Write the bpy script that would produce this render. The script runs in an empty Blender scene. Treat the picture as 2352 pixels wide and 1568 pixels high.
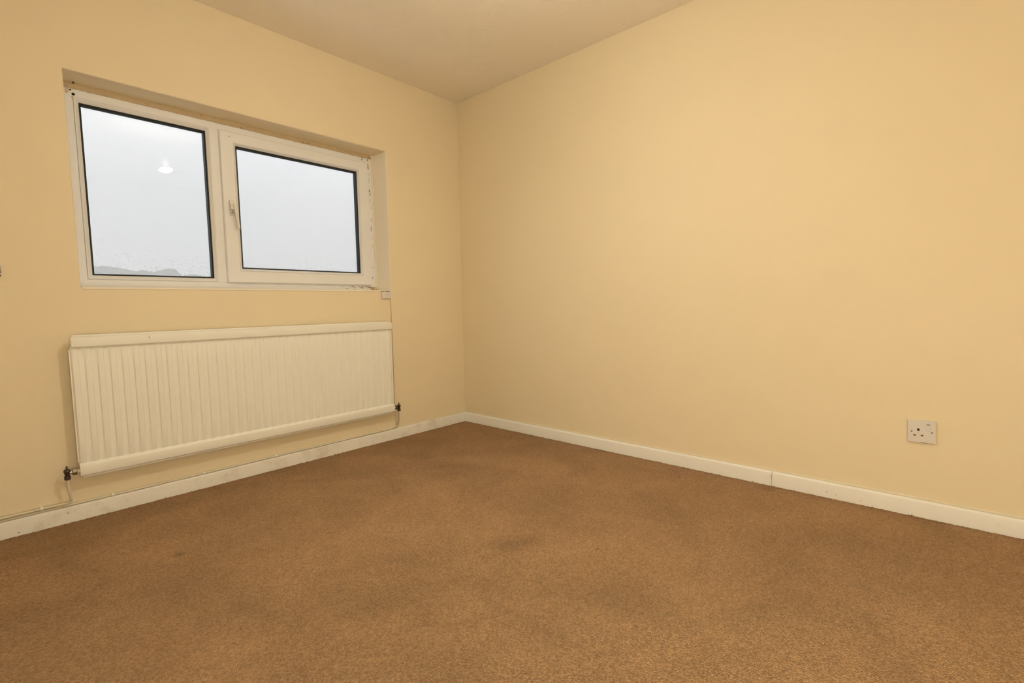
import bpy, bmesh, math, random
from mathutils import Vector, Matrix

random.seed(7)
SC = bpy.context.scene
COL = SC.collection

# ---------------------------------------------------------------- camera
cam_d = bpy.data.cameras.new('camera')
cam = bpy.data.objects.new('camera', cam_d)
COL.objects.link(cam)
CR = Vector((0.66684336, -0.74493904, -0.01964063))
CU = Vector((0.06820765, 0.03476906, 0.99706511))
CF = Vector((0.74206984, 0.66622589, -0.07399606))
cam.matrix_world = Matrix(((CR.x, CU.x, -CF.x, -2.53244),
                           (CR.y, CU.y, -CF.y, -2.78044),
                           (CR.z, CU.z, -CF.z, 0.89180),
                           (0, 0, 0, 1)))
cam_d.sensor_fit = 'HORIZONTAL'
cam_d.sensor_width = 36.0
cam_d.lens = 1113.87 * 36.0 / 2352.0
cam_d.clip_start = 0.02
cam_d.clip_end = 500
SC.camera = cam

# ---------------------------------------------------------------- world: flat overcast sky
W = bpy.data.worlds.new('overcast_sky')
SC.world = W
W.use_nodes = True
bg = W.node_tree.nodes['Background']
bg.inputs['Color'].default_value = (0.995, 0.985, 1.03, 1)
bg.inputs['Strength'].default_value = 1.20

# ---------------------------------------------------------------- lamp and exposure settings
LAMP_POS = (-1.385, -1.69, 2.05)
BULB_STRENGTH = 620.0
BULB_COLOR = (1.0, 0.97, 0.82)
FILL_LAMP_POS = (-2.50, -3.40, 0.62)  # unseen fill lamp, added to spread light evenly through the room
FILL_STRENGTH = 35.0

SC.view_settings.view_transform = 'Standard'
SC.view_settings.look = 'None'
SC.view_settings.exposure = 0.0
SC.view_settings.gamma = 1.0
SC.view_settings.use_curve_mapping = False
SC.cycles.use_denoising = True
SC.cycles.use_adaptive_sampling = True
SC.cycles.adaptive_threshold = 0.08
SC.cycles.adaptive_min_samples = 16
SC.cycles.max_bounces = 8
SC.cycles.diffuse_bounces = 4
SC.cycles.glossy_bounces = 4
SC.cycles.transmission_bounces = 6
SC.cycles.transparent_max_bounces = 16
SC.cycles.volume_bounces = 8
SC.cycles.sample_clamp_indirect = 8.0
SC.cycles.caustics_reflective = False
SC.cycles.caustics_refractive = False

# ================================================================= materials
def nmat(name):
    m = bpy.data.materials.new(name)
    m.use_nodes = True
    nt = m.node_tree
    for n in list(nt.nodes):
        nt.nodes.remove(n)
    out = nt.nodes.new('ShaderNodeOutputMaterial')
    return m, nt, out

def nd(nt, kind, **kw):
    n = nt.nodes.new(kind)
    for k, v in kw.items():
        if k == 'ins':
            for kk, vv in v.items():
                n.inputs[kk].default_value = vv
        else:
            setattr(n, k, v)
    return n

def rgba(c):
    return (c[0], c[1], c[2], 1.0)

def paint(name, color, rough=0.5, bump=0.0, bscale=200.0, var=0.0, vscale=3.0, spec=0.4, metal=0.0,
          dirt=None, bdist=0.001):
    """procedural paint / metal / plastic: slight colour variation, fine relief, optional dirt"""
    m, nt, out = nmat(name)
    b = nd(nt, 'ShaderNodeBsdfPrincipled')
    b.inputs['Roughness'].default_value = rough
    b.inputs['Metallic'].default_value = metal
    b.inputs['Specular IOR Level'].default_value = spec
    nt.links.new(b.outputs[0], out.inputs[0])
    tc = nd(nt, 'ShaderNodeTexCoord')
    n1 = nd(nt, 'ShaderNodeTexNoise', ins={'Scale': vscale, 'Detail': 3.0})
    nt.links.new(tc.outputs['Object'], n1.inputs['Vector'])
    mx = nd(nt, 'ShaderNodeMix', data_type='RGBA')
    mx.inputs[6].default_value = rgba([c * (1 - var) for c in color])
    mx.inputs[7].default_value = rgba([min(1, c * (1 + var)) for c in color])
    nt.links.new(n1.outputs['Fac'], mx.inputs[0])
    last = mx.outputs[2]
    if dirt:
        dcol, dscale, lo, hi, amount = dirt
        n3 = nd(nt, 'ShaderNodeTexNoise', ins={'Scale': dscale, 'Detail': 8.0, 'Roughness': 0.7})
        nt.links.new(tc.outputs['Object'], n3.inputs['Vector'])
        rp = nd(nt, 'ShaderNodeMapRange')
        rp.inputs[1].default_value = lo
        rp.inputs[2].default_value = hi
        rp.inputs[4].default_value = amount
        nt.links.new(n3.outputs['Fac'], rp.inputs[0])
        mx2 = nd(nt, 'ShaderNodeMix', data_type='RGBA')
        mx2.inputs[7].default_value = rgba(dcol)
        nt.links.new(rp.outputs[0], mx2.inputs[0])
        nt.links.new(last, mx2.inputs[6])
        last = mx2.outputs[2]
    nt.links.new(last, b.inputs['Base Color'])
    if bump > 0:
        n2 = nd(nt, 'ShaderNodeTexNoise', ins={'Scale': bscale, 'Detail': 3.0})
        nt.links.new(tc.outputs['Object'], n2.inputs['Vector'])
        bp = nd(nt, 'ShaderNodeBump')
        bp.inputs['Strength'].default_value = bump
        bp.inputs['Distance'].default_value = bdist
        nt.links.new(n2.outputs['Fac'], bp.inputs['Height'])
        nt.links.new(bp.outputs[0], b.inputs['Normal'])
    return m

WALL = (0.83, 0.715, 0.515)
M = {}
M['wall'] = paint('cream_wall_paint', WALL, 0.62, 0.22, 160, 0.012, 1.4, 0.25)
M['ceiling'] = paint('white_ceiling_paint', (0.90, 0.82, 0.72), 0.85, 0.5, 70, 0.02, 2.0, 0.15, bdist=0.003)
M['trim'] = paint('white_gloss_trim', (0.86, 0.84, 0.80), 0.38, 0.10, 45, 0.02, 5, 0.4,
                  dirt=((0.40, 0.27, 0.15), 14.0, 0.66, 0.80, 0.55))
M['trim_dirty'] = paint('grubby_gloss_trim', (0.84, 0.81, 0.76), 0.45, 0.15, 45, 0.03, 5, 0.35,
                  dirt=((0.42, 0.30, 0.18), 8.0, 0.50, 0.78, 0.55))
M['caulk'] = paint('old_cream_caulk', (0.80, 0.72, 0.56), 0.6, 0.4, 60, 0.05, 9, 0.3,
                   dirt=((0.35, 0.22, 0.10), 30.0, 0.62, 0.74, 0.7))
M['upvc'] = paint('white_upvc', (0.82, 0.815, 0.83), 0.36, 0.05, 60, 0.015, 6, 0.4,
                  dirt=((0.45, 0.32, 0.18), 16.0, 0.70, 0.84, 0.5))
M['upvc_clean'] = paint('white_upvc_bead', (0.84, 0.835, 0.845), 0.32, 0.03, 60, 0.01, 6, 0.4)
M['plaster'] = paint('white_reveal_plaster', (0.88, 0.81, 0.69), 0.7, 0.3, 90, 0.03, 5, 0.2)
M['sealant'] = paint('yellowed_sealant', (0.54, 0.42, 0.26), 0.55, 0.6, 70, 0.10, 25, 0.3,
                     dirt=((0.16, 0.09, 0.04), 38.0, 0.60, 0.70, 0.9))
M['gasket'] = paint('black_rubber', (0.018, 0.02, 0.022), 0.5, 0.05, 120, 0.1, 10, 0.4)
M['radiator'] = paint('white_radiator_enamel', (0.87, 0.85, 0.79), 0.42, 0.05, 70, 0.012, 4, 0.45)
M['dark_metal'] = paint('tarnished_brass_valve', (0.085, 0.068, 0.055), 0.38, 0.15, 90, 0.25, 30, 0.5, 0.75)
M['nut_metal'] = paint('dull_nickel_nut', (0.30, 0.23, 0.19), 0.35, 0.1, 90, 0.15, 30, 0.5, 0.85)
M['steel'] = paint('bright_steel', (0.62, 0.58, 0.52), 0.25, 0.05, 90, 0.08, 30, 0.5, 1.0)
M['pipe'] = paint('cream_painted_pipe', (0.72, 0.66, 0.52), 0.45, 0.15, 60, 0.05, 12, 0.4,
                  dirt=((0.33, 0.27, 0.17), 22.0, 0.60, 0.78, 0.5))
M['socket'] = paint('white_socket_plastic', (0.72, 0.69, 0.66), 0.3, 0.02, 80, 0.01, 8, 0.45)
M['dark'] = paint('dark_recess', (0.022, 0.014, 0.010), 0.7, 0.1, 60, 0.1, 10, 0.2)
M['slot'] = paint('brown_shutter_plastic', (0.16, 0.085, 0.05), 0.5, 0.1, 60, 0.1, 10, 0.3)
M['screw'] = paint('tarnished_screw', (0.14, 0.10, 0.08), 0.4, 0.1, 90, 0.2, 40, 0.5, 0.6)
M['red'] = paint('red_indicator', (0.30, 0.06, 0.035), 0.4, 0.02, 90, 0.05, 40, 0.4)
M['rust'] = paint('rusty_brown', (0.25, 0.10, 0.03), 0.7, 0.4, 90, 0.2, 30, 0.3)
M['amber'] = paint('amber_plastic', (0.62, 0.36, 0.12), 0.35, 0.1, 90, 0.12, 40, 0.5)
M['tape'] = paint('grubby_adhesive', (0.66, 0.52, 0.33), 0.6, 0.5, 80, 0.15, 40, 0.3)
M['cable'] = paint('painted_cable', (0.62, 0.48, 0.29), 0.55, 0.1, 80, 0.1, 20, 0.3)
M['wire'] = paint('white_wire', (0.80, 0.77, 0.70), 0.4, 0.05, 80, 0.03, 20, 0.4)
M['handle'] = paint('white_handle_enamel', (0.78, 0.75, 0.71), 0.28, 0.02, 80, 0.01, 20, 0.5)
M['handle_grey'] = paint('grey_key_barrel', (0.40, 0.37, 0.33), 0.35, 0.02, 80, 0.05, 20, 0.5, 0.4)
M['bark'] = paint('wet_bark', (0.10, 0.085, 0.07), 0.9, 0.5, 3, 0.2, 2)
M['leaf'] = paint('winter_foliage', (0.09, 0.09, 0.08), 0.9, 0.8, 3, 0.3, 1.2)
M['brick'] = paint('brick_render', (0.22, 0.15, 0.12), 0.9, 0.5, 6, 0.15, 2)
M['roof'] = paint('slate_roof', (0.10, 0.09, 0.09), 0.8, 0.5, 6, 0.15, 2)
M['ground'] = paint('wet_grass', (0.09, 0.11, 0.06), 0.95, 0.8, 1, 0.2, 0.3)
M['render'] = paint('grey_outside_render', (0.45, 0.44, 0.42), 0.9, 0.5, 60, 0.08, 2)
M['shade'] = paint('cream_lampshade', (0.75, 0.66, 0.50), 0.8, 0.2, 200, 0.03, 8, 0.2)

def carpet_material():
    m, nt, out = nmat('brown_loop_carpet')
    b = nd(nt, 'ShaderNodeBsdfPrincipled')
    b.inputs['Roughness'].default_value = 0.95
    b.inputs['Specular IOR Level'].default_value = 0.12
    b.inputs['Sheen Weight'].default_value = 0.15
    b.inputs['Sheen Roughness'].default_value = 0.6
    b.inputs['Sheen Tint'].default_value = (0.9, 0.7, 0.5, 1)
    nt.links.new(b.outputs[0], out.inputs[0])
    tc = nd(nt, 'ShaderNodeTexCoord')
    mp = nd(nt, 'ShaderNodeMapping')
    mp.inputs['Rotation'].default_value = (0, 0, math.radians(22))
    nt.links.new(tc.outputs['Object'], mp.inputs['Vector'])
    vo = nd(nt, 'ShaderNodeTexVoronoi', voronoi_dimensions='2D', feature='F1')
    vo.inputs['Scale'].default_value = 235
    vo.inputs['Randomness'].default_value = 0.55
    nt.links.new(mp.outputs[0], vo.inputs['Vector'])
    # loop to loop colour
    sep = nd(nt, 'ShaderNodeSeparateColor')
    nt.links.new(vo.outputs['Color'], sep.inputs[0])
    cr = nd(nt, 'ShaderNodeValToRGB')
    e = cr.color_ramp.elements
    e[0].position = 0.0; e[0].color = rgba((0.345, 0.200, 0.102))
    e[1].position = 1.0; e[1].color = rgba((0.565, 0.350, 0.188))
    e2 = cr.color_ramp.elements.new(0.45); e2.color = rgba((0.445, 0.264, 0.135))
    nt.links.new(sep.outputs[0], cr.inputs[0])
    # fibre noise
    nf = nd(nt, 'ShaderNodeTexNoise', ins={'Scale': 420.0, 'Detail': 2.0})
    nt.links.new(tc.outputs['Object'], nf.inputs['Vector'])
    # broad wear and soiling
    nb = nd(nt, 'ShaderNodeTexNoise', ins={'Scale': 2.3, 'Detail': 6.0, 'Roughness': 0.62, 'Distortion': 0.6})
    nt.links.new(tc.outputs['Object'], nb.inputs['Vector'])
    r1 = nd(nt, 'ShaderNodeMapRange')
    r1.inputs[1].default_value = 0.32; r1.inputs[2].default_value = 0.66
    r1.inputs[3].default_value = 0.80; r1.inputs[4].default_value = 1.10
    nt.links.new(nb.outputs['Fac'], r1.inputs[0])
    r2 = nd(nt, 'ShaderNodeMapRange')
    r2.inputs[1].default_value = 0.3; r2.inputs[2].default_value = 0.7
    r2.inputs[3].default_value = 0.76; r2.inputs[4].default_value = 1.24
    nt.links.new(nf.outputs['Fac'], r2.inputs[0])
    mul = nd(nt, 'ShaderNodeMath', operation='MULTIPLY')
    nt.links.new(r1.outputs[0], mul.inputs[0]); nt.links.new(r2.outputs[0], mul.inputs[1])
    fac = mul.outputs[0]
    # single marks: (x, y, radius, strength); positive darkens, negative is a pale patch
    spots = [(-2.0765, -0.7008, 0.030, 0.38), (-1.25, -1.585, 0.075, 0.20), (-1.17, -1.63, 0.06, 0.15),
             (-1.412, -0.2345, 0.05, -0.16), (-0.82, -0.80, 0.16, 0.10), (-0.60, -0.62, 0.12, 0.08),
             (-0.06, -2.17, 0.05, 0.25), (-1.36, -2.17, 0.010, 0.5), (-1.06, -1.86, 0.011, 0.4),
             (-1.20, -1.72, 0.009, 0.4), (-1.55, -1.95, 0.10, 0.12), (-1.80, -1.95, 0.12, 0.12)]
    for (sx, sy, rad, st) in spots:
        vd = nd(nt, 'ShaderNodeVectorMath', operation='DISTANCE')
        vd.inputs[1].default_value = (sx, sy, 0)
        nt.links.new(tc.outputs['Object'], vd.inputs[0])
        nn = nd(nt, 'ShaderNodeMath', operation='MULTIPLY_ADD')
        nt.links.new(nb.outputs['Fac'], nn.inputs[0])
        nn.inputs[1].default_value = rad * 1.6
        nt.links.new(vd.outputs['Value'], nn.inputs[2])
        rr = nd(nt, 'ShaderNodeMapRange', interpolation_type='SMOOTHSTEP')
        rr.inputs[1].default_value = rad * 0.9
        rr.inputs[2].default_value = rad * 2.0
        rr.inputs[3].default_value = 1.0 - st
        rr.inputs[4].default_value = 1.0
        nt.links.new(nn.outputs[0], rr.inputs[0])
        mm = nd(nt, 'ShaderNodeMath', operation='MULTIPLY')
        nt.links.new(fac, mm.inputs[0]); nt.links.new(rr.outputs[0], mm.inputs[1])
        fac = mm.outputs[0]
    mx = nd(nt, 'ShaderNodeVectorMath', operation='SCALE')
    nt.links.new(cr.outputs[0], mx.inputs[0]); nt.links.new(fac, mx.inputs['Scale'])
    nt.links.new(mx.outputs[0], b.inputs['Base Color'])
    inv = nd(nt, 'ShaderNodeMath', operation='MULTIPLY_ADD')
    inv.inputs[1].default_value = -240.0; inv.inputs[2].default_value = 1.0
    nt.links.new(vo.outputs['Distance'], inv.inputs[0])
    add = nd(nt, 'ShaderNodeMath', operation='MULTIPLY_ADD')
    add.inputs[1].default_value = 0.6
    nt.links.new(nf.outputs['Fac'], add.inputs[0]); nt.links.new(inv.outputs[0], add.inputs[2])
    bp = nd(nt, 'ShaderNodeBump')
    bp.inputs['Strength'].default_value = 0.55
    bp.inputs['Distance'].default_value = 0.0025
    nt.links.new(add.outputs[0], bp.inputs['Height'])
    nt.links.new(bp.outputs[0], b.inputs['Normal'])
    return m

def glass_material():
    """thin window glass: clear, with the mirror reflection of a real pane (Schlick)"""
    m, nt, out = nmat('window_glass')
    ge = nd(nt, 'ShaderNodeNewGeometry')
    dt = nd(nt, 'ShaderNodeVectorMath', operation='DOT_PRODUCT')
    nt.links.new(ge.outputs['Incoming'], dt.inputs[0]); nt.links.new(ge.outputs['Normal'], dt.inputs[1])
    ab = nd(nt, 'ShaderNodeMath', operation='ABSOLUTE')
    nt.links.new(dt.outputs['Value'], ab.inputs[0])
    om = nd(nt, 'ShaderNodeMath', operation='SUBTRACT'); om.inputs[0].default_value = 1.0
    nt.links.new(ab.outputs[0], om.inputs[1])
    pw = nd(nt, 'ShaderNodeMath', operation='POWER'); pw.inputs[1].default_value = 5.0
    nt.links.new(om.outputs[0], pw.inputs[0])
    ma = nd(nt, 'ShaderNodeMath', operation='MULTIPLY_ADD'); ma.inputs[1].default_value = 0.96; ma.inputs[2].default_value = 0.02
    nt.links.new(pw.outputs[0], ma.inputs[0])
    tr = nd(nt, 'ShaderNodeBsdfTransparent'); tr.inputs[0].default_value = (0.985, 0.992, 0.99, 1)
    gl = nd(nt, 'ShaderNodeBsdfGlossy'); gl.inputs['Roughness'].default_value = 0.0
    mx = nd(nt, 'ShaderNodeMixShader')
    nt.links.new(ma.outputs[0], mx.inputs[0]); nt.links.new(tr.outputs[0], mx.inputs[1]); nt.links.new(gl.outputs[0], mx.inputs[2])
    nt.links.new(mx.outputs[0], out.inputs[0])
    return m

def water_material():
    m, nt, out = nmat('water_drop')
    g = nd(nt, 'ShaderNodeBsdfPrincipled')
    g.inputs['Transmission Weight'].default_value = 1.0
    g.inputs['Roughness'].default_value = 0.02
    g.inputs['IOR'].default_value = 1.33
    n = nd(nt, 'ShaderNodeTexNoise', ins={'Scale': 50.0})
    cr = nd(nt, 'ShaderNodeMix', data_type='RGBA')
    cr.inputs[6].default_value = (0.96, 0.97, 0.98, 1); cr.inputs[7].default_value = (1, 1, 1, 1)
    nt.links.new(n.outputs['Fac'], cr.inputs[0]); nt.links.new(cr.outputs[2], g.inputs['Base Color'])
    nt.links.new(g.outputs[0], out.inputs[0])
    return m

def bulb_material(name='glowing_bulb', strength=BULB_STRENGTH):
    m, nt, out = nmat(name)
    e = nd(nt, 'ShaderNodeEmission')
    e.inputs['Color'].default_value = rgba(BULB_COLOR)
    e.inputs['Strength'].default_value = strength
    nt.links.new(e.outputs[0], out.inputs[0])
    return m

def mist_material():
    m, nt, out = nmat('winter_mist')
    v = nd(nt, 'ShaderNodeVolumeScatter')
    v.inputs['Color'].default_value = (1.0, 1.0, 1.0, 1)
    v.inputs['Density'].default_value = 0.026
    nt.links.new(v.outputs[0], out.inputs['Volume'])
    return m

M['carpet'] = carpet_material()
M['glass'] = glass_material()
M['water'] = water_material()
M['bulb'] = bulb_material()
M['globe'] = bulb_material('fill_lamp_globe', FILL_STRENGTH)  # glow of the added fill lamp
M['mist'] = mist_material()

# ================================================================= helpers
def obj(name, bm, mat, parent=None, smooth=False):
    me = bpy.data.meshes.new(name)
    bmesh.ops.recalc_face_normals(bm, faces=bm.faces)
    bm.to_mesh(me)
    bm.free()
    me.materials.append(M[mat])
    if smooth:
        for p in me.polygons:
            p.use_smooth = True
        try:
            me.set_sharp_from_angle(angle=math.radians(40))
        except Exception:
            pass
    o = bpy.data.objects.new(name, me)
    COL.objects.link(o)
    if parent:
        o.parent = parent
        o.matrix_parent_inverse = parent.matrix_basis.inverted()
    return o

def empty(name, loc=(0, 0, 0)):
    o = bpy.data.objects.new(name, None)
    o.location = loc
    o.empty_display_size = 0.05
    COL.objects.link(o)
    return o

def tag(o, label, cat=None, group=None, kind=None):
    if label: o['label'] = label
    if cat: o['category'] = cat
    if group: o['group'] = group
    if kind: o['kind'] = kind
    return o

def add_box(bm, x0, x1, y0, y1, z0, z1, bev=0.0, seg=2):
    vs = [bm.verts.new((x, y, z)) for x in (x0, x1) for y in (y0, y1) for z in (z0, z1)]
    f = [(0, 1, 3, 2), (4, 6, 7, 5), (0, 4, 5, 1), (2, 3, 7, 6), (0, 2, 6, 4), (1, 5, 7, 3)]
    fs = [bm.faces.new([vs[i] for i in q]) for q in f]
    if bev > 0:
        es = list({e for q in fs for e in q.edges})
        bmesh.ops.bevel(bm, geom=es, offset=bev, segments=seg, affect='EDGES', profile=0.5)
    return bm

def box(*a, **k):
    return add_box(bmesh.new(), *a, **k)

def add_lathe(bm, prof, origin, axis='z', seg=24):
    """prof: list of (radius, height along axis)"""
    rings = []
    for r, h in prof:
        ring = []
        for i in range(seg):
            a = 2 * math.pi * i / seg
            c, s = max(r, 1e-5) * math.cos(a), max(r, 1e-5) * math.sin(a)
            p = {'z': (c, s, h), 'x': (h, c, s), 'y': (c, h, s)}[axis]
            ring.append(bm.verts.new((origin[0] + p[0], origin[1] + p[1], origin[2] + p[2])))
        rings.append(ring)
    for a, b in zip(rings, rings[1:]):
        for i in range(seg):
            j = (i + 1) % seg
            bm.faces.new((a[i], a[j], b[j], b[i]))
    bm.faces.new(rings[0]); bm.faces.new(rings[-1])
    return bm

def lathe(*a, **k):
    return add_lathe(bmesh.new(), *a, **k)

def add_tube(bm, pts, r, seg=12):
    pts = [Vector(p) for p in pts]
    rings = []
    prev = None
    for i, p in enumerate(pts):
        t = (pts[min(i + 1, len(pts) - 1)] - pts[max(i - 1, 0)]).normalized()
        if prev is None:
            n = t.orthogonal().normalized()
        else:
            n = (prev - t * prev.dot(t)).normalized()
        prev = n
        b = t.cross(n)
        rings.append([bm.verts.new(p + n * r * math.cos(2 * math.pi * k / seg) + b * r * math.sin(2 * math.pi * k / seg)) for k in range(seg)])
    for a, b in zip(rings, rings[1:]):
        for i in range(seg):
            j = (i + 1) % seg
            bm.faces.new((a[i], a[j], b[j], b[i]))
    bm.faces.new(rings[0]); bm.faces.new(rings[-1])
    return bm

def tube(*a, **k):
    return add_tube(bmesh.new(), *a, **k)

def rounded_path(pts, rad, n=7):
    """polyline with its inner corners rounded"""
    pts = [Vector(p) for p in pts]
    out = [pts[0]]
    for a, b, c in zip(pts, pts[1:], pts[2:]):
        d1, d2 = (a - b), (c - b)
        k = min(rad, d1.length * 0.49, d2.length * 0.49)
        p1, p2 = b + d1.normalized() * k, b + d2.normalized() * k
        for i in range(n + 1):
            t = i / n
            out.append(p1 * (1 - t) ** 2 + b * 2 * t * (1 - t) + p2 * t ** 2)
    out.append(pts[-1])
    return out

def sweep_rect(x0, x1, z0, z1, wl, wr, wb, wt, prof, sides='LTRB'):
    """mitred rectangular frame lying in x-z; prof = closed list of (t 0..1 across the width, y)"""
    res = []
    def ring(corner):
        out = []
        for t, y in prof:
            x = (x0 + wl * t) if 'L' in corner else (x1 - wr * t)
            z = (z0 + wb * t) if 'B' in corner else (z1 - wt * t)
            out.append((x, y, z))
        return out
    seqs = {'L': ('LB', 'LT'), 'T': ('LT', 'RT'), 'R': ('RT', 'RB'), 'B': ('RB', 'LB')}
    for s in sides:
        bm = bmesh.new()
        a = [bm.verts.new(v) for v in ring(seqs[s][0])]
        b = [bm.verts.new(v) for v in ring(seqs[s][1])]
        n = len(a)
        for i in range(n):
            j = (i + 1) % n
            bm.faces.new((a[i], a[j], b[j], b[i]))
        bm.faces.new(a); bm.faces.new(b)
        res.append(bm)
    return res

def join(bms):
    out = bmesh.new()
    for b in bms:
        me = bpy.data.meshes.new('tmp')
        b.to_mesh(me); b.free()
        out.from_mesh(me)
        bpy.data.meshes.remove(me)
    return out

# ================================================================= room shell
RX, RY, H = -2.78, -3.80, 2.40        # room spans x RX..0, y RY..0
T = 0.10

fl = box(RX - T, T, RY - T, 0.0 + T * 0, -0.06, 0.0)
floor = tag(obj('floor', fl, 'carpet'), 'worn brown loop-pile carpet with darker soiled patches', kind='structure')

cl = box(RX - T, T, RY - T, 0.30, H, H + 0.12)
tag(obj('ceiling', cl, 'ceiling'), 'off-white stippled ceiling', kind='structure')

# window wall with a splayed opening
OX0, OX1, OZ0, OZ1 = -2.205, -0.639, 1.006, 1.915
IX0, IX1, IZ0, IZ1 = -2.208, -0.667, 1.004, 1.905
def window_wall():
    bm = bmesh.new()
    def rect(x0, x1, z0, z1, y):
        return [bm.verts.new(p) for p in ((x0, y, z0), (x1, y, z0), (x1, y, z1), (x0, y, z1))]
    A = rect(RX - T, T, -0.06, H + 0.02, 0.0)
    B = rect(OX0, OX1, OZ0, OZ1, 0.0)
    Cc = rect(IX0, IX1, IZ0, IZ1, 0.125)
    D = rect(IX0, IX1, IZ0, IZ1, 0.28)
    Ee = rect(RX - T, T, -0.06, H + 0.02, 0.28)
    for p, q in ((A, B), (B, Cc), (Cc, D), (D, Ee), (Ee, A)):
        for i in range(4):
            j = (i + 1) % 4
            bm.faces.new((p[i], p[j], q[j], q[i]))
    es = [e for e in bm.edges if all(v in B for v in e.verts)]
    bmesh.ops.bevel(bm, geom=es, offset=0.006, segments=3, affect='EDGES', profile=0.5)
    return bm
def reveal_material(o):
    o.data.materials.append(M['plaster'])
    for p in o.data.polygons:
        c = p.center
        if 0.004 < c.y < 0.2 and OX0 - 0.02 < c.x < OX1 + 0.02 and c.z < IZ1 - 0.01:
            p.material_index = 1
    return o
wall_front = tag(reveal_material(obj('wall_front', window_wall(), 'wall')), 'cream painted wall with the window opening', kind='structure')
tag(obj('wall_right', box(0.0, T, RY - T, 0.0, -0.06, H + 0.02), 'wall'), 'long plain cream painted wall', kind='structure')
tag(obj('wall_left', box(RX - T, RX, RY - T, 0.0, -0.06, H + 0.02), 'wall'), 'cream painted wall', kind='structure')
tag(obj('wall_back', box(RX - T, T, RY - T, RY, -0.06, H + 0.02), 'wall'), 'cream painted wall', kind='structure')

# ---- skirting boards (profile: distance from the wall, height)
SK_T, SK_H = 0.015, 0.072
SKP = [(0.0015, -0.01), (SK_T, -0.01), (SK_T, SK_H - 0.010), (SK_T - 0.0015, SK_H - 0.005), (SK_T - 0.005, SK_H - 0.0012), (SK_T - 0.008, SK_H), (0.0015, SK_H)]
def skirt(side, a, b):
    bm = bmesh.new()
    n = max(2, int(abs(b - a) / 0.12))
    rings = []
    for i in range(n + 1):
        s = a + (b - a) * i / n
        wob = 0.0007 * math.sin(s * 9.1) + 0.0005 * math.sin(s * 23.0 + 1.3)
        ring = []
        for d, z in SKP:
            dd = d + (wob if d > 0.002 else 0)
            p = {'front': (s, -dd, z), 'right': (-dd, s, z), 'left': (RX + dd, s, z), 'back': (s, RY + dd, z)}[side]
            ring.append(bm.verts.new(p))
        rings.append(ring)
    for p, q in zip(rings, rings[1:]):
        for i in range(len(SKP)):
            j = (i + 1) % len(SKP)
            bm.faces.new((p[i], p[j], q[j], q[i]))
    bm.faces.new(rings[0]); bm.faces.new(rings[-1])
    return bm

def caulk(side, a, b, z0, r0, step=0.03, seed=1):
    """uneven bead of old filler on the wall just above the board, a crack below it"""
    rnd = random.Random(seed)
    bm = bmesh.new()
    n = int(abs(b - a) / step)
    rings = []
    for i in range(n + 1):
        s = a + (b - a) * i / n
        lo = z0 + 0.0012 + rnd.uniform(-0.0008, 0.0012)
        hi = lo + r0 * rnd.uniform(0.7, 1.15)
        dp = 0.0018 * rnd.uniform(0.6, 1.2)
        prof = [(-0.001, lo), (dp * 0.8, lo), (dp, lo + (hi - lo) * 0.4), (dp * 0.5, hi - 0.001), (-0.001, hi)]
        ring = []
        for d, z in prof:
            ring.append(bm.verts.new({'front': (s, -d, z), 'right': (-d, s, z)}[side]))
        rings.append(ring)
    for p, q in zip(rings, rings[1:]):
        for i in range(5):
            j = (i + 1) % 5
            bm.faces.new((p[i], p[j], q[j], q[i]))
    bm.faces.new(rings[0]); bm.faces.new(rings[-1])
    return bm

bf = tag(obj('baseboard_front', skirt('front', RX, -SK_T), 'trim_dirty', smooth=True), 'low white skirting board under the radiator', kind='structure')
obj('caulk_bead', caulk('front', -0.62, -0.012, SK_H, 0.006, seed=3), 'caulk', bf, True)
br = tag(empty('baseboard_right'), 'low white skirting board along the long plain wall', kind='structure')
obj('board', skirt('right', 0.0, -2.1800), 'trim', br, True)
obj('board', skirt('right', -2.1816, RY), 'trim', br, True)
obj('caulk_bead', caulk('right', -0.012, RY + 0.02, SK_H, 0.0075, 0.06, seed=5), 'caulk', br, True)
tag(obj('baseboard_left', skirt('left', -SK_T, RY), 'trim', smooth=True), 'low white skirting board', kind='structure')
tag(obj('baseboard_back', skirt('back', RX, 0), 'trim', smooth=True), 'low white skirting board', kind='structure')

# nail heads / filler marks on the boards
def small_disc(name, center, normal, r, mat, parent, depth=0.0016, seg=10):
    bm = bmesh.new()
    ax = {'y': 'y', 'x': 'x'}[normal]
    add_lathe(bm, [(r, -depth), (r, depth * 0.4), (r * 0.6, depth * 0.8)] if ax == 'x' else [(r, depth), (r, -depth * 0.4), (r * 0.6, -depth * 0.8)], center, ax, seg)
    return obj(name, bm, mat, parent)
for (yy, zz, r) in ((-2.179, 0.050, 0.0022), (-2.1805, 0.040, 0.0014), (-2.405, 0.028, 0.0020), (-2.44, 0.024, 0.0016), (-2.53, 0.020, 0.0016)):
    small_disc('nail_mark', (-SK_T - 0.0008, yy, zz), 'x', r, 'rust', br, 0.001)
for (xx, zz, r) in ((-2.31, 0.046, 0.0022), (-1.90, 0.024, 0.0016), (-1.70, 0.045, 0.002), (-1.44, 0.034, 0.0016), (-2.46, 0.016, 0.002)):
    small_disc('nail_mark', (xx, -SK_T - 0.0008, zz), 'y', r, 'rust', bf, 0.001)

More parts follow.
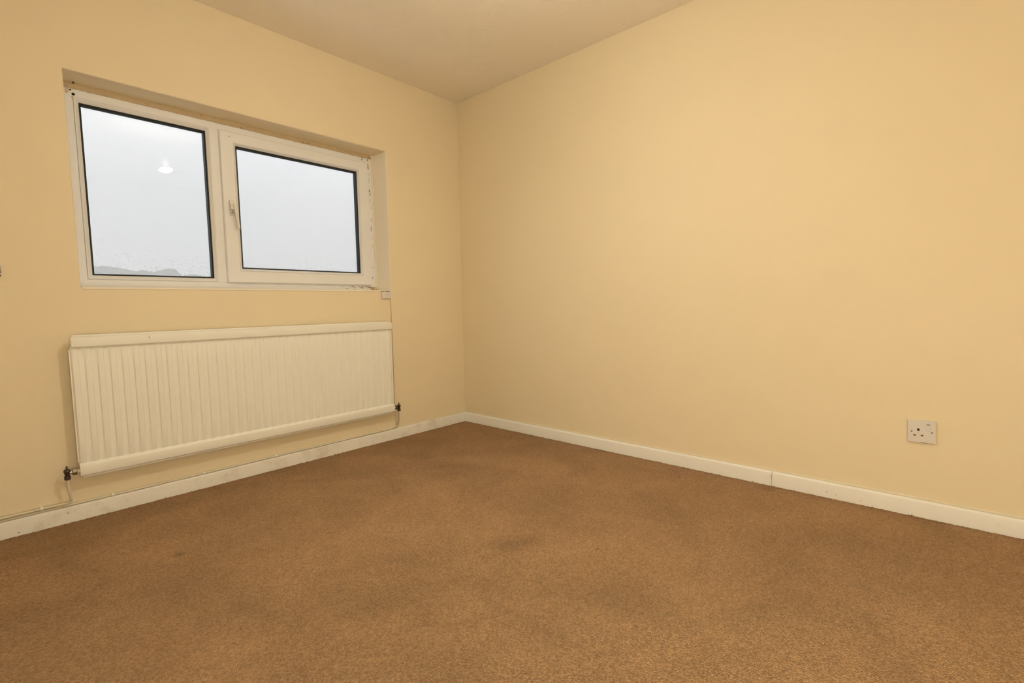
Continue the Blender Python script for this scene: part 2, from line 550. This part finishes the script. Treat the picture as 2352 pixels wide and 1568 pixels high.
# ---- carpet tufts standing up against the boards (uneven fuzzy edge)
def tufts():
    rnd = random.Random(11)
    bm = bmesh.new()
    def tuft(x, y, r, h):
        n = 6
        base = [bm.verts.new((x + r * math.cos(2 * math.pi * k / n), y + r * math.sin(2 * math.pi * k / n), -0.003)) for k in range(n)]
        mid = [bm.verts.new((x + r * 1.05 * math.cos(2 * math.pi * k / n + .3), y + r * 1.05 * math.sin(2 * math.pi * k / n + .3), h * 0.6)) for k in range(n)]
        top = bm.verts.new((x + rnd.uniform(-r, r) * .4, y + rnd.uniform(-r, r) * .4, h))
        for k in range(n):
            j = (k + 1) % n
            bm.faces.new((base[k], base[j], mid[j], mid[k]))
            bm.faces.new((mid[k], mid[j], top))
    for row in range(3):
        off = SK_T + 0.0015 + row * 0.0048
        s = RX + 0.02
        while s < -0.016:
            hh = rnd.uniform(0.0015, 0.0042) * (1 - row * 0.25)
            if rnd.random() < 0.012: hh = 0.008
            tuft(s, -off - rnd.uniform(0, .0015), rnd.uniform(0.0022, 0.0034), hh)
            s += rnd.uniform(0.0045, 0.0062)
        s = -0.016
        while s > RY + 0.3:
            hh = rnd.uniform(0.0015, 0.0042) * (1 - row * 0.25)
            if rnd.random() < 0.012: hh = 0.008
            tuft(-off - rnd.uniform(0, .0015), s, rnd.uniform(0.0022, 0.0034), hh)
            s -= rnd.uniform(0.0045, 0.0062)
    return bm
tag(obj('carpet_edge_tufts', tufts(), 'carpet', floor, True), None, kind='stuff')

# ================================================================= window
win = tag(empty('window_1', (-1.43, 0.125, 1.0)), 'white plastic double-glazed window, fixed pane beside an opening sash', kind='structure')
FY = 0.125
# outer frame: slightly rounded front arrises
fprof = [(0.0, FY + 0.003), (0.05, FY), (0.95, FY), (1.0, FY + 0.003), (1.0, FY + 0.06), (0.0, FY + 0.06)]
FX0, FX1, FZ0, FZ1 = -2.215, -0.672, 0.975, 1.884
DX0, DX1, DZ0, DZ1 = -2.163, -0.725, 1.0495, 1.848
ring = sweep_rect(FX0, FX1, FZ0, FZ1, DX0 - FX0, FX1 - DX1, DZ0 - FZ0, FZ1 - DZ1, fprof)
mul = box(-1.631, -1.560, FY, FY + 0.06, DZ0 - 0.002, DZ1 + 0.002, bev=0.002)
frame = obj('outer_frame', join(ring + [mul]), 'upvc', win)

def glazing(prefix_parent, x0, x1, z0, z1, bw, yf, yg, sides_names=True):
    """bead pieces, rubber gasket, double pane inside a rectangular rebate"""
    bead = [(0.0, yf), (0.04, yf - 0.003), (0.25, yf - 0.004), (1.0, yg - 0.004), (1.0, yg + 0.004), (0.0, yg + 0.004)]
    for bm in sweep_rect(x0, x1, z0, z1, bw, bw, bw, bw, bead):
        obj('glazing_bead', bm, 'upvc_clean', prefix_parent)
    gx0, gx1, gz0, gz1 = x0 + bw, x1 - bw, z0 + bw, z1 - bw
    gp = [(0.0, yg - 0.003), (0.5, yg - 0.004), (1.0, yg - 0.001), (1.0, yg + 0.012), (0.0, yg + 0.012)]
    gw = 0.0075
    obj('gasket', join(sweep_rect(gx0, gx1, gz0, gz1, gw, gw, gw, gw, gp)), 'gasket', prefix_parent)
    for k, y in enumerate((yg + 0.008, yg + 0.027)):
        obj('pane', box(gx0 - 0.004, gx1 + 0.004, y, y + 0.004, gz0 - 0.004, gz1 + 0.004), 'glass', prefix_parent)
    # warm-edge spacer between the two panes
    sp = [(0.0, yg + 0.012), (1.0, yg + 0.012), (1.0, yg + 0.027), (0.0, yg + 0.027)]
    obj('spacer_bar', join(sweep_rect(gx0 - 0.003, gx1 + 0.003, gz0 - 0.003, gz1 + 0.003, 0.011, 0.011, 0.011, 0.011, sp)), 'gasket', prefix_parent)
    return gx0, gx1, gz0, gz1, yg + 0.008

g1 = glazing(win, DX0, -1.631, DZ0, DZ1, 0.0175, FY, FY + 0.014)

# opening sash, proud of the frame
SX0, SX1, SZ0, SZ1 = -1.592, -0.711, 1.0455, 1.849
SY = 0.107
sash_w = 0.066
sprof = [(0.0, SY + 0.010), (0.02, SY + 0.004), (0.07, SY + 0.0005), (0.14, SY), (0.985, SY), (1.0, SY + 0.0015), (1.0, SY + 0.055), (0.12, SY + 0.055), (0.12, SY + 0.018), (0.0, SY + 0.018)]
sash = obj('sash', join(sweep_rect(SX0, SX1, SZ0, SZ1, sash_w, sash_w - 0.004, sash_w - 0.002, sash_w - 0.012, sprof)), 'upvc', win)
g2 = glazing(sash, SX0 + sash_w, SX1 - sash_w + 0.004, SZ0 + sash_w - 0.002, SZ1 - sash_w + 0.012, 0.0135, SY + 0.001, SY + 0.018)

# handle on the sash stile
hd = bmesh.new()
add_box(hd, -1.5645, -1.5395, SY - 0.012, SY + 0.001, 1.405, 1.484, bev=0.003)
handle = obj('window_handle', hd, 'handle', win)
lv = bmesh.new()
add_box(lv, -1.5640, -1.5410, SY - 0.027, SY - 0.010, 1.432, 1.464, bev=0.004)
p0, p1 = Vector((-1.5470, SY - 0.030, 1.4640)), Vector((-1.5320, SY - 0.030, 1.333))
dv = (p1 - p0)
side = Vector((dv.z, 0, -dv.x)).normalized()
for (w0, w1, ya, yb) in ((0.0085, 0.0060, SY - 0.036, SY - 0.024),):
    vs = []
    for p, w in ((p0, w0), (p1, w1)):
        for s in (-1, 1):
            for y in (ya, yb):
                q = p + side * w * s
                vs.append(lv.verts.new((q.x, y, q.z)))
    fs = [lv.faces.new([vs[i] for i in q]) for q in ((0, 1, 3, 2), (4, 6, 7, 5), (0, 4, 5, 1), (2, 3, 7, 6), (0, 2, 6, 4), (1, 5, 7, 3))]
    bmesh.ops.bevel(lv, geom=list({e for f in fs for e in f.edges}), offset=0.003, segments=2, affect='EDGES', profile=0.5)
obj('lever', lv, 'handle', handle)
obj('key_barrel', lathe([(0.005, 0.0), (0.005, -0.018), (0.004, -0.0195)], (-1.5555, SY - 0.012, 1.4195), 'y', 14), 'handle_grey', handle)

# inner sill edge (white painted nosing) and yellowed sealant round the frame
obj('sill_board', box(OX0 + 0.004, OX1 - 0.002, -0.003, FY + 0.02, 0.999, 1.0085, bev=0.002), 'plaster', win)

def sealant(horizontal, a, b, seed):
    rnd = random.Random(seed)
    bm = bmesh.new()
    n = int(abs(b - a) / 0.02)
    rings = []
    for i in range(n + 1):
        s = a + (b - a) * i / n
        w = 0.006 + rnd.uniform(-0.0015, 0.002)
        ring = []
        if horizontal:   # fills between frame top and soffit
            prof = [(FY - w, FZ1 + 0.022), (FY - w * 1.2, FZ1 + 0.012 + rnd.uniform(-.002, .002)), (FY - w * 0.5, FZ1 - 0.002 + rnd.uniform(-.0015, .0015)), (FY + 0.02, FZ1 - 0.002), (FY + 0.02, FZ1 + 0.022)]
            ring = [bm.verts.new((s, y, z)) for y, z in prof]
        else:
            prof = [(FX1 + 0.008, FY - w), (FX1 + 0.002, FY - w * 1.1), (FX1 - 0.004 + rnd.uniform(-.0015, .0015), FY - w * 0.4), (FX1 - 0.004, FY + 0.02), (FX1 + 0.008, FY + 0.02)]
            ring = [bm.verts.new((x, y, s)) for x, y in prof]
        rings.append(ring)
    for p, q in zip(rings, rings[1:]):
        for i in range(5):
            j = (i + 1) % 5
            bm.faces.new((p[i], p[j], q[j], q[i]))
    bm.faces.new(rings[0]); bm.faces.new(rings[-1])
    return bm
obj('sealant_strip', sealant(True, IX0, IX1, 21), 'sealant', win, True)
obj('sealant_strip', sealant(False, 1.006, 1.90, 22), 'caulk', win, True)

# old fixing holes, grubby residue and a mould streak on the frame
for (x, z, r) in ((-2.1615, 1.8593, 0.0062), (-2.1705, 1.8751, 0.0034), (-0.7401, 1.8800, 0.0042), (-0.7410, 1.8670, 0.0040)):
    small_disc('screw_hole', (x, FY, z), 'y', r, 'dark', frame, 0.0012)
small_disc('screw_hole', (-1.5437, SY, 1.8215), 'y', 0.0022, 'dark', sash, 0.001)
small_disc('screw_hole', (-2.1606, 0.105, 1.903), 'y', 0.0030, 'dark', frame, 0.006)

def blot(cx, cz, y, rx, rz, seed, n=14):
    rnd = random.Random(seed)
    bm = bmesh.new()
    o = []
    for i in range(n):
        a = 2 * math.pi * i / n
        k = rnd.uniform(0.55, 1.15)
        o.append((cx + rx * k * math.cos(a), cz + rz * k * math.sin(a)))
    f = [bm.verts.new((x, y, z)) for x, z in o]
    b = [bm.verts.new((x, y + 0.003, z)) for x, z in o]
    bm.faces.new(f); bm.faces.new(b)
    for i in range(n):
        j = (i + 1) % n
        bm.faces.new((f[i], f[j], b[j], b[i]))
    return bm
rb = random.Random(77)
for k in range(34):
    x = -0.708 - abs(rb.gauss(0, 0.085))
    obj('mould_spot', blot(x, 1.0375 - abs(rb.gauss(0, 0.008)), FY - 0.0012, rb.uniform(0.003, 0.013), rb.uniform(0.0010, 0.0024), 100 + k), ('tape', 'cable', 'rust', 'cable', 'tape', 'slot')[k % 6], frame)
for k in range(22):
    z = 1.05 + 0.80 * rb.random()
    obj('mould_spot', blot(-0.6915 + rb.uniform(-.004, .006), z, FY - 0.0013, rb.uniform(0.0008, 0.0022), rb.uniform(0.003, 0.016), 200 + k), ('cable', 'slot', 'rust')[k % 3], frame)
obj('adhesive_residue', blot(-2.182, 1.868, FY - 0.0012, 0.008, 0.012, 5), 'tape', frame)
obj('adhesive_residue', blot(-2.1655, 1.846, FY - 0.0012, 0.004, 0.008, 6), 'tape', frame)
obj('adhesive_residue', blot(-0.700, 1.872, FY - 0.0025, 0.007, 0.010, 7), 'amber', frame)
obj('adhesive_residue', blot(-0.698, 1.835, FY - 0.0025, 0.006, 0.022, 8), 'tape', frame)
obj('adhesive_residue', blot(-0.697, 1.822, FY - 0.0032, 0.005, 0.003, 9), 'rust', frame)
obj('adhesive_residue', blot(-0.675, 1.896, 0.113, 0.007, 0.012, 10), 'upvc_clean', frame)

# rain drops on the outside of the panes
def drops(pane, n, zspan, seed, bias):
    rnd = random.Random(seed)
    x0, x1, z0, z1, y = pane
    bm = bmesh.new()
    for i in range(n):
        u = rnd.random()
        x = x0 + 0.012 + (x1 - x0 - 0.024) * (u if bias is None else u ** bias)
        z = z0 + 0.010 + zspan * (rnd.random() ** 2.2) * (1.0 - 0.35 * u)
        r = rnd.uniform(0.0008, 0.0020)
        m4 = Matrix.Translation((x, y - 0.0002, z)) @ Matrix.Diagonal((r * rnd.uniform(.8, 1.3), r * 0.55, r * rnd.uniform(.8, 1.5), 1))
        bmesh.ops.create_icosphere(bm, subdivisions=1, radius=1.0, matrix=m4)
    return bm
tag(obj('condensation_drops', drops(g1, 520, 0.22, 31, 1.25), 'water', win, True), None, kind='stuff')
tag(obj('condensation_drops', drops(g2, 260, 0.13, 32, None), 'water', sash, True), None, kind='stuff')

# ================================================================= radiator
rad = tag(empty('radiator', (-1.475, 0.0, 0.20)), 'long white fluted panel radiator on the wall below the window', 'radiator')
R0, R1 = -2.258, -0.692
def rib_sheet():
    pitch = 0.041587
    cols = [(R0 - 0.0062, -0.0600)]
    for i in range(38):
        e = -2.239 + pitch * i          # right edge of each raised flute
        a, b = e - 0.0215, e
        cols += [(a - 0.0022, -0.0650), (a + 0.0024, -0.0697), (b - 0.0018, -0.0697), (b + 0.0012, -0.0650)]
    cols = [c for c in cols if R0 - 0.0065 <= c[0] <= R1 - 0.004]
    cols += [(R1 - 0.002, -0.063), (R1 + 0.004, -0.058)]
    cols.sort()
    # rows: (z, how much of the flute relief, header plane y or None)
    rows = [(0.2015, 0, -0.058), (0.2030, 0, -0.070), (0.2065, 0, -0.0755), (0.2120, 0, -0.077), (0.2440, 0, -0.077), (0.2480, 0, -0.076),
            (0.2580, 0.55, None), (0.2640, 1, None), (0.3500, 1, None), (0.5000, 1, None), (0.6500, 1, None), (0.7350, 1, None), (0.7460, 0.5, None), (0.7560, 0.0, None)]
    bm = bmesh.new()
    grid = []
    for z, k, yh in rows:
        line = []
        for x, y in cols:
            yy = yh if yh is not None else (-0.0650 + (y + 0.0650) * k)
            line.append(bm.verts.new((x, yy, z)))
        grid.append(line)
    for a, b in zip(grid, grid[1:]):
        for i in range(len(cols) - 1):
            bm.faces.new((a[i], a[i + 1], b[i + 1], b[i]))
    # close towards the seam plane
    loop = grid[0] + [r[-1] for r in grid[1:-1]] + grid[-1][::-1] + [r[0] for r in grid[-2:0:-1]]
    back = [bm.verts.new((v.co.x, -0.056, v.co.z)) for v in loop]
    n = len(loop)
    for i in range(n):
        j = (i + 1) % n
        bm.faces.new((loop[i], loop[j], back[j], back[i]))
    bm.faces.new(back)
    return bm
obj('front_panel', rib_sheet(), 'radiator', rad, True)
tr = bmesh.new()
add_box(tr, R0 - 0.003, R1 + 0.005, -0.080, -0.057, 0.7515, 0.7965, bev=0.0045, seg=3)
obj('top_rail', tr, 'radiator', rad, True)
fg = bmesh.new()
add_box(fg, R0 - 0.0100, R1 + 0.0085, -0.0625, -0.0550, 0.262, 0.7425, bev=0.0008)
add_box(fg, R0 + 0.004, R1 - 0.001, -0.0590, -0.0542, 0.7900, 0.8035, bev=0.0012)
add_box(fg, R0 + 0.002, R1 - 0.010, -0.0620, -0.0542, 0.1930, 0.2070, bev=0.0012)
obj('seam_flange', fg, 'radiator', rad)
obj('back_panel', box(R0 + 0.004, R1 - 0.004, -0.055, -0.042, 0.204, 0.793, bev=0.005), 'radiator', rad)
for x in (-2.02, -0.93):
    bk = bmesh.new()
    add_box(bk, x - 0.018, x + 0.018, -0.0135, -0.0095, 0.23, 0.75)
    for z in (0.245, 0.715):
        add_box(bk, x - 0.012, x + 0.012, -0.043, -0.010, z, z + 0.022)
    obj('wall_bracket', bk, 'radiator', rad)
obj('chip_mark', blot(-1.9925, 0.7800, -0.0806, 0.0022, 0.009, 41), 'cable', rad)

def valve(x, sgn, big):
    """sgn = direction from the valve towards the radiator"""
    y, zc = -0.058, 0.226
    k = 0.80 if big else 0.84
    prof = [(0.0085, 0.192), (0.0128, 0.194), (0.0133, 0.203), (0.0128, 0.210), (0.0100, 0.2115), (0.0104, 0.222),
            (0.0118, 0.226), (0.0140, 0.232), (0.0140, 0.238), (0.0095, 0.2430), (0.0052, 0.2465), (0.0040, 0.2480), (0.0036, 0.2590), (0.0028, 0.2602)]
    v = obj('valve', lathe([(r * k, zc + (h - zc) * 0.87) for r, h in prof], (x, y, 0), 'z', 16), 'dark_metal', rad, True)
    obj('stem', lathe([(0.0058, 0.0), (0.0058, sgn * 0.018)], (x, y, zc), 'x', 14), 'steel' if big else 'dark_metal', v, True)
    obj('union_nut', lathe([(0.0120, sgn * 0.0160), (0.0142, sgn * 0.0175), (0.0142, sgn * 0.0300), (0.0120, sgn * 0.0315)], (x, y, zc), 'x', 6), 'nut_metal' if big else 'dark_metal', v)
    obj('tail', lathe([(0.0088, sgn * 0.029), (0.0088, sgn * (0.052 if big else 0.054))], (x, y, zc), 'x', 16), 'pipe', v, True)
    return v
valve(-2.3045, 1, True)
valve(-0.6435, -1, False)
rad.location.y += 0.010

# ================================================================= heating pipes
def clip(x, y, z, r, parent):
    bm = bmesh.new()
    add_lathe(bm, [(r * 1.05, -0.005), (r * 1.42, -0.004), (r * 1.42, 0.004), (r * 1.05, 0.005)], (x, y, z), 'x', 14)
    add_box(bm, x - 0.005, x + 0.005, y, 0.001, z - r * 1.0, z + r * 1.3, bev=0.001)
    return obj('pipe_clip', bm, 'trim', parent, True)

fp = bmesh.new()
path = rounded_path([(-2.3050, -0.048, 0.199), (-2.3030, -0.047, 0.150), (-2.2945, -0.028, 0.0915), (-2.345, -0.0175, 0.0905), (RX + 0.001, -0.0155, 0.0895)], 0.022)
feed = tag(obj('heating_pipe', tube(path, 0.0050, 14), 'pipe', None, True), 'cream painted pipe dropping from the radiator valve with the steel stem', 'pipe')
for x in (-2.388, -2.512):
    clip(x, -0.0160, 0.0900, 0.0050, feed)
path = rounded_path([(-0.6435, -0.048, 0.199), (-0.6425, -0.046, 0.150), (-0.6390, -0.015, 0.0860), (-0.690, -0.0095, 0.0790), (-1.2, -0.0085, 0.0780), (RX + 0.001, -0.0085, 0.0770)], 0.026)
ret = tag(obj('heating_pipe', tube(path, 0.0052, 14), 'pipe', None, True), 'thin cream painted pipe running along the top of the skirting board under the radiator', 'pipe')
for x in (-2.157, -1.796, -1.442, -0.735):
    clip(x, -0.0088, 0.0780, 0.0052, ret)

# ================================================================= single socket
sk = tag(empty('wall_socket', (0.0, -2.7205, 0.3535)), 'white single switched power socket on the long plain wall above the skirting', 'socket')
def sbox(y, z, w, h, x0, x1, bev=0.0):
    return box(x0, x1, y - w / 2, y + w / 2, z - h / 2, z + h / 2, bev=bev)
CY, CZ = -2.7205, 0.3535
obj('face_plate', sbox(CY, CZ, 0.088, 0.090, -0.0095, -0.002, 0.0018), 'socket', sk)
obj('back_box', sbox(CY - 0.003, CZ - 0.003, 0.078, 0.086, -0.003, 0.003), 'dark', sk)
obj('shaded_gap', sbox(CY - 0.006, CZ - 0.0455, 0.022, 0.004, -0.0022, 0.001), 'dark', sk)  # dark block painted in for the shade in the gap below the plate
rk = obj('rocker_switch', sbox(-2.7415, 0.3728, 0.0125, 0.0270, -0.0125, -0.008, 0.0012), 'socket', sk)
obj('indicator', sbox(-2.7415, 0.3838, 0.0090, 0.0032, -0.0128, -0.012), 'red', rk)
obj('earth_slot', sbox(-2.7107, 0.3606, 0.0072, 0.0092, -0.0099, -0.008), 'dark', sk)
obj('pin_slot', sbox(-2.6993, 0.3374, 0.0080, 0.0056, -0.0099, -0.008), 'slot', sk)
obj('pin_slot', sbox(-2.7222, 0.3376, 0.0080, 0.0056, -0.0099, -0.008), 'slot', sk)
for y in (-2.6897, -2.7522):
    obj('screw', lathe([(0.0028, -0.008), (0.0028, -0.0098), (0.0018, -0.0104)], (0, y, 0.3520), 'x', 14), 'screw', sk)
sk.rotation_euler = (math.radians(-1.6), 0, 0)

# ================================================================= junction box, wire, sensor, cable
jb = tag(empty('junction_box', (-0.6825, 0.0, 0.953)), 'small white plastic junction box at the lower corner of the window opening', 'junction box')
obj('cover', box(-0.7160, -0.6480, -0.0135, -0.001, 0.9535, 0.9985, bev=0.0025), 'socket', jb)
obj('broken_corner', box(-0.7150, -0.6960, -0.0105, 0.0, 0.9970, 1.0035), 'rust', jb)
obj('broken_corner', box(-0.6800, -0.6560, -0.0105, 0.0, 0.9970, 1.0040), 'rust', jb)
obj('screw', lathe([(0.0020, 0.0), (0.0020, -0.0145), (0.0014, -0.0150)], (-0.6765, 0, 0.9775), 'y', 12), 'dark', jb)
obj('lead_wire', tube(rounded_path([(-0.664, -0.006, 0.998), (-0.663, -0.004, 1.0125), (-0.672, 0.050, 1.0150), (-0.690, 0.112, 1.0330), (-0.700, 0.114, 1.0400)], 0.01), 0.0016, 8), 'wire', jb, True)

ws = tag(empty('window_sensor', (-0.692, 0.120, 1.0085)), 'tiny amber plastic contact sensor on the sill at the window frame corner', 'sensor')
obj('sensor_body', box(-0.7075, -0.6765, 0.108, 0.124, 1.0075, 1.0345, bev=0.003), 'amber', ws)
obj('sensor_plate', box(-0.7010, -0.6800, 0.1065, 0.110, 1.0130, 1.0290, bev=0.001), 'tape', ws)

tag(obj('alarm_cable', tube([(-0.6495, -0.0020, 0.9545), (-0.6465, -0.0022, 0.93), (-0.6452, -0.0022, 0.88), (-0.6440, -0.0022, 0.80), (-0.6435, -0.0022, 0.60), (-0.6440, -0.0022, 0.40),
                             (-0.6450, -0.0022, 0.20), (-0.6440, -0.0022, 0.15), (-0.6400, -0.0022, 0.105), (-0.6380, -0.0022, 0.0700)], 0.0024, 8), 'cable', None, True),
    'thin painted-over cable running down the wall from the white junction box', 'cable')

# ================================================================= bracket peeking in beside the window wall's left end
hk = tag(empty('wall_bracket', (-2.47, 0.0, 1.05)), 'small white bracket with two flanges on the wall left of the window', 'bracket')
obj('shaded_back_plate', box(-2.500, -2.4400, -0.006, 0.001, 1.045, 1.100, bev=0.001), 'slot', hk)  # brown put into the plate as the shadow between the flanges
obj('flange', box(-2.505, -2.4365, -0.030, 0.0, 1.0830, 1.0880, bev=0.0012), 'handle', hk)
obj('flange', box(-2.505, -2.4370, -0.022, 0.0, 1.0520, 1.0560, bev=0.0012), 'handle', hk)

# ================================================================= pendant lamp (above the frame, seen mirrored in the glass)
lx, ly, lz = LAMP_POS
lamp = tag(empty('pendant_lamp', (lx, ly, H)), 'ceiling pendant lamp with a flat glowing disc bulb hanging in mid-room', 'lamp')
obj('ceiling_rose', lathe([(0.045, H + 0.001), (0.045, H - 0.008), (0.030, H - 0.022), (0.006, H - 0.028)], (lx, ly, 0), 'z', 24), 'upvc_clean', lamp, True)
obj('flex', lathe([(0.0035, H - 0.02), (0.0035, lz + 0.075)], (lx, ly, 0), 'z', 10), 'wire', lamp, True)
obj('lamp_holder', lathe([(0.008, lz + 0.085), (0.019, lz + 0.075), (0.020, lz + 0.022), (0.016, lz + 0.010)], (lx, ly, 0), 'z', 20), 'upvc_clean', lamp, True)
BR, BF = 0.042, 0.36
bl = bmesh.new()
bmesh.ops.create_uvsphere(bl, u_segments=14, v_segments=6, radius=BR, matrix=Matrix.Translation((lx, ly, lz)) @ Matrix.Diagonal((1, 1, BF, 1)))
obj('bulb', bl, 'bulb', lamp, True)

# ================================================================= fill lamp added unseen behind the camera to even the room light
fx, fy, fz = FILL_LAMP_POS
GR = 0.17
fo = tag(empty('fill_lamp', (fx, fy, 0)), 'added fill lamp with a glowing round globe in the unseen room corner opposite the window', 'lamp')
obj('base', lathe([(0.13, 0.0), (0.13, 0.012), (0.12, 0.018), (0.018, 0.024)], (fx, fy, 0), 'z', 28), 'dark_metal', fo, True)
obj('pole', lathe([(0.011, 0.02), (0.011, fz - GR + 0.01)], (fx, fy, 0), 'z', 14), 'dark_metal', fo, True)
bl = bmesh.new()
bmesh.ops.create_uvsphere(bl, u_segments=14, v_segments=8, radius=GR, matrix=Matrix.Translation((fx, fy, fz)))
obj('fill_globe', bl, 'globe', fo, True)

# ================================================================= outside: misty trees, a house, ground
def lump(bm, c, r, seed):
    rnd = random.Random(seed)
    for v in bmesh.ops.create_icosphere(bm, subdivisions=3, radius=1.0)['verts']:
        k = 1 + 0.05 * math.sin(v.co.x * 7 + seed) * math.sin(v.co.y * 6 + seed * 2) + rnd.uniform(-0.035, 0.035)
        v.co = Vector((c[0] + v.co.x * r[0] * k, c[1] + v.co.y * r[1] * k, c[2] + v.co.z * r[2] * k))
tag(obj('outside_ground', box(-60, 90, 4.0, 160, -3.4, -3.0), 'ground'), 'wet ground far below the window', kind='structure')
def at_depth(X, Z, y):
    # a point on the horizon line given for y = 70 moved along its own sight line to depth y
    k = (y + 2.78) / 72.78
    return -2.532 + (X + 2.532) * k, 0.892 + (Z - 0.892) * k, k
for i, (X, Z, w, ty, lab) in enumerate((
        (5.6, 6.45, 1.9, 70, 'misty tree at the near end of the row beyond the window'),
        (8.3, 6.42, 1.9, 78, 'tallest broad misty tree in the row beyond the window'),
        (10.2, 6.10, 1.6, 70, 'low rounded misty tree in the row beyond the window'),
        (12.0, 6.02, 1.5, 82, 'low misty tree beside the house in the row beyond the window'),
        (17.0, 5.75, 1.6, 88, 'faint far misty tree on the other side of the house beyond the window'),
        (19.2, 5.66, 0.9, 70, 'small misty bush close to the window mullion line beyond the glass'))):
    x, top, k = at_depth(X, Z, ty)
    w *= k
    t = tag(empty('distant_tree', (x, ty, -3.0)), lab, 'tree', 'trees in the mist')
    bm = bmesh.new()
    lump(bm, (x, ty, top - 2.2), (w, w, 2.2), i + 1)
    lump(bm, (x - w * .5, ty - .4, top - 2.5), (w * .7, w * .7, 2.3), i + 11)
    lump(bm, (x + w * .5, ty + .3, top - 2.4), (w * .7, w * .7, 2.25), i + 21)
    obj('crown', bm, 'leaf', t, True)
    obj('trunk', lathe([(0.35, -3.05), (0.25, -1.0), (0.18, top - 3.5)], (x, ty, 0), 'z', 10), 'bark', t, True)
hs = tag(empty('distant_house', (15.0, 72, -3.0)), 'faint house with a pitched slate roof in the mist beyond the window', 'house')
obj('walls', box(13.4, 16.2, 70, 77, -3.05, 4.6), 'brick', hs)
bm = bmesh.new()
v = [bm.verts.new(p) for p in ((13.1, 69.6, 4.5), (16.5, 69.6, 4.5), (16.5, 77.4, 4.5), (13.1, 77.4, 4.5), (14.5, 70.6, 6.4), (15.3, 70.6, 6.35), (15.3, 76.4, 6.35), (14.5, 76.4, 6.4))]
for q in ((0, 1, 2, 3), (4, 5, 6, 7), (0, 1, 5, 4), (1, 2, 6, 5), (2, 3, 7, 6), (3, 0, 4, 7)):
    bm.faces.new([v[i] for i in q])
obj('roof', bm, 'roof', hs)
mist = tag(obj('mist_bank', box(-70, 110, 8, 66.0, -2.98, 16), 'mist'), 'pale winter mist hanging in the air beyond the window', 'mist', kind='stuff')
